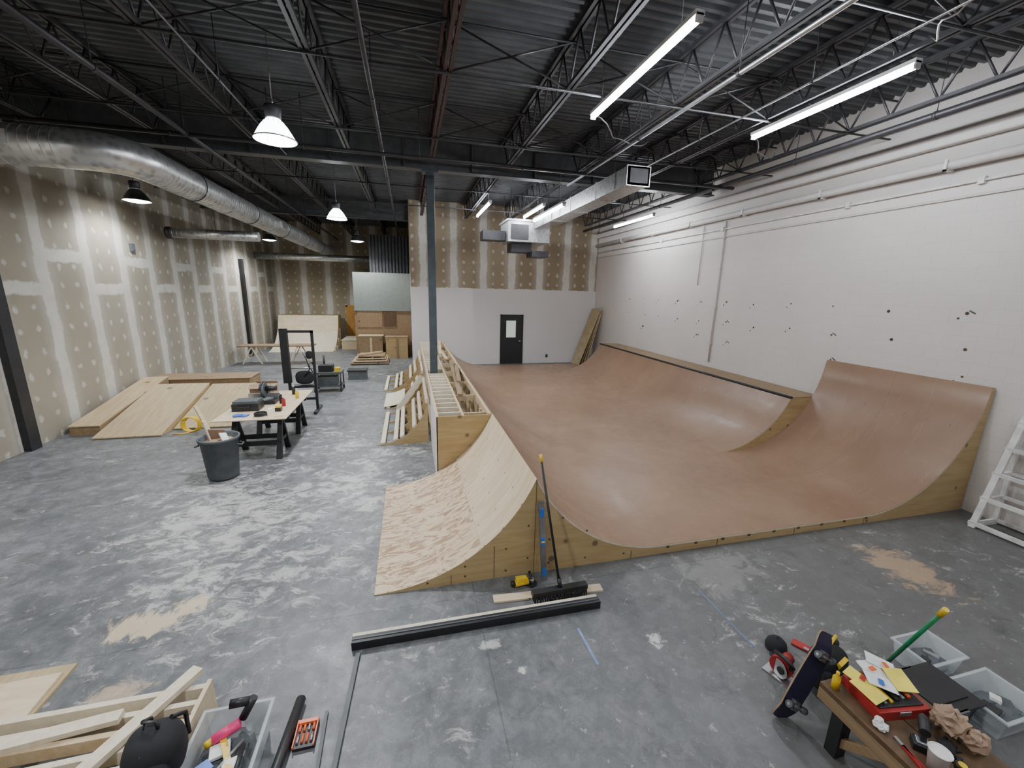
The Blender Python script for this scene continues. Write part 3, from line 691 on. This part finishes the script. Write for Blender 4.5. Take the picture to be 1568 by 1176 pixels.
o.cyl(c+V((.10,.01,.02)),c+V((.10,.01,.075)),.028,STEEL,n=16);o.cyl(c+V((.10,.01,.012)),c+V((.10,.01,.02)),.058,BLACK,n=24);o.cyl(c+V((.1,.03,.06)),c+V((.1,.1,.09)),.016,BLACK);o.box(c+V((-.02,0,.095)),(.12,.06,.04),YEL);o.done()
o=M('chalk_line');o.box2((2.935,2.45,.0005),(2.95,3.2,.003),CHALK);o.done()
o=M('painters_tape_strip');o.beam((1.46,3.0,.002),(1.475,2.6,.002),.024,.002,TAPE);o.done()
o=M('metal_bar');o.beam((-.52,3.15,.012),(-.585,2.1,.012),.035,.022,GREYP);o.done()
o=M('metal_bar');o.beam((-.69,2.68,.01),(-.675,2.1,.01),.022,.018,GREYP);o.done()
o=M('black_pipe');o.cyl((-.89,2.8,.04),(-.98,1.8,.04),.034,BLACK,n=20);o.cyl((-.889,2.81,.04),(-.891,2.79,.04),.028,GREYP,n=20);o.done()
o=M('screwdriver_bit_case');o.box2((-.87,2.44,0),(-.73,2.63,.025),BLACK)
for i in range(4):
    for j in range(2):o.cyl((-.845+.03*i,2.47+.08*j,.03),(-.845+.03*i,2.53+.08*j,.03),.009,ORANGE if (i+j)%3 else STEEL,n=8)
o.box2((-.865,2.60,.025),(-.735,2.625,.045),ORANGE);o.box2((-.87,2.44,.025),(-.862,2.63,.04),ORANGE);o.box2((-.738,2.44,.025),(-.73,2.63,.04),ORANGE);o.done()
def tote(name,x0,y0,x1,y1,h,m,items=None,lid=None):
    o=M(name);t=.006;i=.03
    def wall(a,b,c,d):
        o.hexa([(a[0],a[1],0),(b[0],b[1],0),(b[0]+d[0],b[1]+d[1],0),(a[0]+d[0],a[1]+d[1],0),(c[0][0],c[0][1],h),(c[1][0],c[1][1],h),(c[1][0]+d[0],c[1][1]+d[1],h),(c[0][0]+d[0],c[0][1]+d[1],h)],m)
    X0,Y0_,X1,Y1_=x0+i,y0+i,x1-i,y1-i
    wall((X0,Y0_),(X1,Y0_),((x0,y0),(x1,y0)),(0,t));wall((X0,Y1_),(X1,Y1_),((x0,y1),(x1,y1)),(0,-t))
    wall((X0,Y0_),(X0,Y1_),((x0,y0),(x0,y1)),(t,0));wall((X1,Y0_),(X1,Y1_),((x1,y0),(x1,y1)),(-t,0))
    o.box2((X0,Y0_,0),(X1,Y1_,t),m)
    for a,b in (((x0-.015,y0-.015),(x1+.015,y0)),((x0-.015,y1),(x1+.015,y1+.015)),((x0-.015,y0),(x0,y1)),((x1,y0),(x1+.015,y1))):
        o.box2((a[0],a[1],h-.012),(b[0],b[1],h),m)
    if lid:
        o.box2((x0-.02,y0-.02,h+.001),(x1+.02,y1+.02,h+.02),lid);o.box2((x0+.05,y0+.05,h+.02),(x1-.05,y1-.05,h+.03),lid)
        for yy in(y0-.03,y1+.01):o.box2(((x0+x1)/2-.05,yy,h-.04),((x0+x1)/2+.05,yy+.02,h+.02),GREYP)
    if items:items(o)
    o.done()
def it_a(o):
    cx,cy=-1.24,2.34
    o.blob((cx,cy,.10),(.32,.46,.16),GREYP,.6,wr=.10,n=9,flat=True)
    o.cyl((cx-.08,cy+.12,.22),(cx+.06,cy+.18,.25),.032,PINK,n=14);o.cyl((cx-.12,cy+.10,.21),(cx-.08,cy+.12,.22),.022,YEL)
    o.box((cx+.03,cy+.02,.21),(.035,.24,.02),YEL,(0,.1,.5));o.box((cx-.08,cy-.05,.20),(.10,.08,.04),BLUE,(0,.2,.8));o.box((cx+.09,cy-.1,.20),(.08,.16,.03),PAPER,(.1,0,.3))
    o.cyl((cx+.06,cy+.22,.24),(cx+.13,cy+.25,.36),.026,BLACK);o.cyl((cx+.11,cy+.25,.34),(cx-.01,cy+.23,.36),.028,BLACK);o.box((cx-.05,cy-.18,.20),(.12,.06,.05),BLUE,(0,0,-.4));o.box((cx-.02,cy+.06,.20),(.11,.09,.02),PAPER,(0,0,.3))
    o.cyl((cx-.1,cy+.0,.2),(cx+.05,cy-.2,.22),.012,GREEN,n=8);o.cyl((cx+.1,cy+.1,.2),(cx-.02,cy-.15,.23),.010,STEEL,n=8);o.cyl((cx+.12,cy+.05,.22),(cx+.13,cy-.2,.22),.014,BLACK,n=8)
tote('tool_tote_bin',-1.44,2.02,-1.03,2.66,.24,CLEAR,it_a)
o=M('backpack');bx,by,bzz=-1.50,2.26,.46
o.blob((bx,by,bzz),(.28,.26,.34),CLOTHB,.72,(.25,0,.2));o.blob((bx+.02,by-.13,bzz-.04),(.2,.10,.2),CLOTHB,.7,(.2,0,.2))
for s in(-1,1):o.tube([(bx+s*.07,by+.06,bzz+.16),(bx+s*.09,by+.15,bzz+.08),(bx+s*.09,by+.15,bzz-.08)],.013,BLACK,8)
o.tube([(bx-.04,by,bzz+.155),(bx-.03,by+.01,bzz+.21),(bx+.03,by,bzz+.21),(bx+.04,by-.01,bzz+.155)],.009,BLACK,8)
o.tube([(bx-.12,by-.06,bzz+.08),(bx,by-.12,bzz+.12),(bx+.12,by-.06,bzz+.1)],.004,GREYP,6);o.done()
# lumber frame bottom-left
o=M('lumber_ramp_frame')
o.box2((-3.0,1.3,0),(-1.50,1.34,.26),PINEW);o.box2((-1.52,1.34,0),(-1.49,2.90,.27),PLYB);
o.box2((-3.0,2.86,0),(-1.52,2.90,.24),PINEW);o.box2((-3.0,1.34,0),(-2.96,2.86,.24),PINEW)
y=1.5;i=0
while y<2.8:
    o.box((-2.24+.01*(i%3),y,.20+.01*(i%2)),(1.42,.038,.09),PINEW if i%3 else PINE,(0,0,.02*((i%3)-1)));y+=.125;i+=1
for x in (-2.6,-2.0):o.box2((x,1.34,.06),(x+.04,2.86,.13),PINE)
o.beam((-1.62,3.0,.28),(-2.44,1.5,.28),.09,.04,PINEW);o.beam((-2.95,2.62,.275),(-1.95,2.72,.275),.08,.038,PINEW)
o.done()
o=M('plywood_sheet_stack')
o.box((-4.00,3.28,.012),(2.5,.50,.022),PLYT,(0,0,.02));o.box((-4.02,3.14,.036),(2.5,.48,.022),PLYB,(0,0,.06));o.done()
# right foreground clutter
o=M('baseball_cap');c=V((3.13,2.40,0))
o.lathe(c,[(.085,0),(.088,.03),(.078,.07),(.05,.10),(.0,.112)],CLOTHB,20);o.lathe(c,[(0,.112),(.01,.118),(0,.124)],BLACK,8)
o.blob(c+V((-.04,-.09,.012)),(.17,.15,.018),CLOTHB,.9,n=10);o.done()
o=M('red_deck_scrap');o.box((3.40,2.32,.012),(.08,.24,.014),RED,(0,0,.55));o.box((3.38,2.31,.022),(.03,.05,.008),STEEL,(0,0,.55));o.done(.003)
o=M('circular_saw');c=V((2.93,2.16,0))
o.cyl(c+V((-.02,0,.10)),c+V((.03,.02,.10)),.085,RED,n=28);o.cyl(c+V((-.035,0,.09)),c+V((-.03,0,.09)),.075,STEEL,n=28);o.box(c+V((0,.0,.008)),(.13,.24,.008),STEEL,(0,0,.3))
o.cyl(c+V((.03,.02,.11)),c+V((.12,.05,.11)),.045,RED,n=18);o.cyl(c+V((.12,.05,.11)),c+V((.135,.055,.11)),.035,BLACK,n=18)
o.tube([c+V((.0,-.07,.15)),c+V((-.03,-.11,.20)),c+V((-.04,-.04,.235)),c+V((-.02,.07,.19))],.017,BLACK,10);o.cyl(c+V((-.03,-.02,.09)),c+V((-.045,-.02,.09)),.03,BLACK);o.done()
o=M('tool_bag');o.blob((3.20,2.02,.19),(.30,.24,.36),CLOTHB,.65,(0,0,.3));o.blob((3.12,1.93,.18),(.14,.08,.18),CLOTHB,.7,(0,0,.3));o.box((3.20,1.92,.32),(.12,.03,.05),YEL,(.3,0,.3));o.tube([(3.1,2.0,.35),(3.12,1.98,.45),(3.26,2.04,.45),(3.3,2.06,.35)],.012,YEL,8)
o.blob((3.28,2.1,.34),(.18,.12,.1),BLACK,.8,(0,.3,0));o.done()
def skateboard(name,c,rot,m):
    c=V(c);R=Euler(rot).to_matrix();o=M(name);k=o.mi(m);n=20;rings=[]
    for side in (0.0,-.012):
        L=[];
        for i in range(n*2):
            a=2*math.pi*i/(n*2);sg=lambda q,p:math.copysign(abs(q)**p,q)
            x=.37*sg(math.cos(a),.75);y=.095*sg(math.sin(a),.45);z=side+max(0,abs(x)-.26)*.35
            L.append(o.bm.verts.new(c+R@V((x,y,z))))
        rings.append(L)
    def cap(L,mm):
        N2=len(L)
        for i in range(n):
            a=L[i];b=L[(i+1)%N2];d=L[(N2-i)%N2];e=L[(N2-i-1)%N2]
            vs=[]
            for v in (a,b,e,d):
                if v not in vs:vs.append(v)
            if len(vs)>2:
                f=o.bm.faces.new(vs);f.material_index=o.mi(mm)
    cap(rings[0],RUBBER);cap(rings[1],m)
    for i in range(n*2):
        f=o.bm.faces.new((rings[0][i],rings[0][(i+1)%(n*2)],rings[1][(i+1)%(n*2)],rings[1][i]));f.material_index=o.mi(OLDW)
    for x in (-.21,.21):
        o.box(c+R@V((x,0,-.03)),(.07,.05,.035),STEEL,rot);o.cyl(c+R@V((x,-.085,-.05)),c+R@V((x,.085,-.05)),.008,STEEL)
        for y in (-.085,.057):o.cyl(c+R@V((x,y,-.05)),c+R@V((x,y+.028,-.05)),.025,GREYP,n=16);o.cyl(c+R@V((x,y-.002,-.05)),c+R@V((x,y+.030,-.05)),.010,STEEL,n=10)
    o.done()
skateboard('skateboard',(2.80,1.885,.325),(math.radians(-104),math.radians(-58),math.radians(8)),NAVY)
# low bench + things on it
o=M('low_wood_bench');bz=.50
o.box2((2.70,.45,bz-.04),(2.97,1.72,bz),DARKW);o.box2((2.98,.45,bz-.04),(3.27,1.72,bz),DARKW);o.box2((2.70,.45,bz-.13),(2.73,1.72,bz-.04),OLDW);o.box2((3.24,.45,bz-.13),(3.27,1.72,bz-.04),OLDW)
o.box2((2.73,1.62,bz-.13),(3.24,1.66,bz-.04),OLDW)
for y in (.55,1.6):
    for x in (2.75,3.15):o.box2((x,y-.04,0),(x+.09,y+.04,bz-.04),BLACK if y>1 else DARKW)
o.beam((2.79,1.6,.1),(2.79,1.2,.44),.04,.06,OLDW);o.done(.004)
o=M('red_toolbox');o.box((2.99,1.52,bz+.035),(.36,.27,.07),RED,(0,0,-.15));o.box((2.99,1.52,bz+.074),(.31,.22,.012),BLACK,(0,0,-.15))
for i in range(5):o.cyl((2.88+.05*i,1.44,bz+.085),(2.90+.05*i,1.58,bz+.085),.012,(STEEL,YEL,BLACK,STEEL,ORANGE)[i],n=8)
o.box((2.97,1.39,bz+.05),(.08,.02,.03),STEEL,(0,0,-.15));o.done(.004)
o=M('instruction_sheet')
for i,(x,y,m,r) in enumerate(((2.87,1.60,YPAPER,.3),(3.02,1.62,PAPER,-.2),(3.13,1.66,PAPER,.7),(2.83,1.52,YPAPER,.1),(2.96,1.54,PAPER,.9),(3.10,1.52,YPAPER,-.4))):o.box((x,y,bz+.108+.005*i),(.12,.16,.002),m,(.12,.08*(-1)**i,r))
for i,(x,y) in enumerate(((3.0,1.62),(2.86,1.58),(2.95,1.53),(3.12,1.62))):o.box((x,y,bz+.142),(.045,.03,.002),(ORANGE,RED,BLUE,ORANGE)[i],(.1,0,.4*i))
o.done()
o=M('paper_bag');o.blob((3.15,1.27,bz+.088),(.17,.15,.13),KRAFT,.75,(.1,.1,.3),9,.22,True);o.blob((3.17,1.15,bz+.072),(.12,.10,.10),KRAFT,.75,(.1,.1,.2),7,.25,True);o.box((3.07,1.25,bz+.10),(.09,.10,.005),KRAFT,(.5,.4,.2));o.done()
bottle('glue_bottle',2.755,1.66,bz,YEL,.13,.024,YEL)
o=M('disposable_cup');o.lathe((2.83,1.14,bz),[(0,0),(.036,0),(.050,.125),(.054,.127),(.050,.132),(.046,.125),(.034,.006)],WHITE,24);o.lathe((2.83,1.14,bz),[(0,.125),(.047,.125)],WHITE,20);o.done()
o=M('cordless_drill');o.cyl((2.88,1.24,bz+.11),(2.98,1.31,bz+.11),.028,BLACK,n=16);o.cyl((2.98,1.31,bz+.11),(3.0,1.325,bz+.11),.017,STEEL,r1=.01);o.beam((2.90,1.26,bz+.10),(2.88,1.24,bz+.04),.03,.035,BLACK);o.box((2.88,1.24,bz+.024),(.075,.09,.045),BLACK,(0,0,.78));o.box((2.88,1.24,bz+.05),(.05,.06,.012),STEEL,(0,0,.78));o.done(.003)
o=M('tape_measure');o.cyl((2.97,1.10,bz+.0),(2.97,1.10,bz+.035),.03,BLACK,n=20);o.cyl((2.97,1.10,bz+.035),(2.97,1.10,bz+.038),.02,YEL,n=20);o.box((3.0,1.13,bz+.012),(.025,.02,.022),BLACK,(0,0,.7));o.done()
o=M('crumpled_rag');o.blob((2.765,1.38,bz+.024),(.07,.07,.04),PAPER,.8,n=8,wr=.18,flat=True);o.blob((2.765,1.40,bz+.045),(.05,.04,.035),PAPER,.8,n=7,wr=.18,flat=True);o.done()
o=M('work_gloves');o.blob((3.02,1.20,bz+.02),(.10,.08,.035),CLOTHB,.8,(0,0,.5),8)
for i in range(4):o.cyl((3.04,1.18+.018*i,bz+.014),(3.08+.004*i,1.165+.026*i,bz+.012),.009,CLOTHB,n=7)
o.cyl((3.0,1.16,bz+.014),(3.03,1.13,bz+.012),.009,CLOTHB,n=7);o.done()
o=M('pliers');o.beam((2.78,1.27,bz+.008),(2.74,1.14,bz+.008),.014,.014,RED);o.beam((2.78,1.27,bz+.008),(2.76,1.13,bz+.008),.014,.014,RED);o.beam((2.78,1.27,bz+.008),(2.79,1.32,bz+.008),.018,.012,STEEL);o.done()
tote('black_storage_tote',3.52,1.48,3.96,1.80,.24,BLACK,None,BLACK)
def it_b(o):
    o.blob((4.24,1.95,.07),(.3,.2,.1),GREYP,.6,wr=.15,n=8,flat=True);o.box((4.28,1.95,.12),(.06,.10,.03),STEEL,(0,.2,.5));o.box((4.15,1.92,.12),(.08,.06,.04),BLACK,(0,0,.2))
def it_c(o):
    o.blob((4.24,1.52,.07),(.34,.24,.1),GREYP,.6,wr=.15,n=8,flat=True);o.box((4.3,1.55,.12),(.08,.06,.03),PAPER,(0,.2,.5));o.box((4.14,1.5,.12),(.1,.1,.04),BLACK,(0,0,.2))
tote('clear_storage_tote',4.05,1.82,4.45,2.10,.2,CLEAR,it_b);tote('clear_storage_tote',4.02,1.36,4.46,1.70,.2,CLEAR,it_c)
o=M('green_broom_handle');o.cyl((3.74,2.0,.0),(3.49,1.6,1.0),.014,GREEN,n=14);d=V((-.25,-.4,1)).normalized();q=V((3.49,1.6,1.0));o.cyl(q-d*.02,q+d*.07,.018,YEL,n=14);o.cyl((3.745,2.01,.0),(3.73,1.985,.05),.02,BLACK,n=14);o.done()
o=M('white_wooden_rack')
for y in (3.45,2.35):
    o.beam((7.62,y,0),(8.08,y,1.62),.045,.07,WHITE,up=(0,1,0));o.beam((8.09,y,0),(8.09,y,1.62),.045,.05,WHITE,up=(0,1,0))
    o.beam((7.62,y,.03),(8.1,y,.03),.045,.05,WHITE)
for z in (.06,.42,.78,1.14,1.5):
    x=7.62+.46*z/1.62;o.beam((x,2.3,z),(x,3.5,z),.05,.05,WHITE)
    if z<1.4:o.beam((8.09,2.3,z),(8.09,3.5,z),.03,.05,WHITE);o.beam((x,3.45,z),(8.09,3.45,z),.03,.04,WHITE);o.beam((x,2.9,z),(8.09,2.9,z),.03,.04,WHITE)
o.done()
o=M('wall_sensor');o.box2((XL+.001,13.2,3.9),(XL+.06,13.35,4.1),GREYP);o.box2((XL+.06,13.23,3.95),(XL+.07,13.32,4.05),GREYP);o.done()

# ------------------------------------------------------------ world + camera
w=bpy.data.worlds.new('world');scene.world=w;w.use_nodes=True
w.node_tree.nodes['Background'].inputs[0].default_value=(.5,.55,.6,1);w.node_tree.nodes['Background'].inputs[1].default_value=.05
cam=bpy.data.cameras.new('camera');co=bpy.data.objects.new('camera',cam);scene.collection.objects.link(co)
fwd=V((.2395,.9455,-.2206)).normalized();right=V((.9704,-.2405,.0225));right=(right-fwd*right.dot(fwd)).normalized();up=right.cross(fwd)
mt=Matrix((( right.x,up.x,-fwd.x,0),(right.y,up.y,-fwd.y,0),(right.z,up.z,-fwd.z,3.1),(0,0,0,1)))
co.matrix_world=mt
cam.sensor_width=36;cam.lens=625/1568*36;cam.clip_start=.05;cam.clip_end=100
scene.camera=co
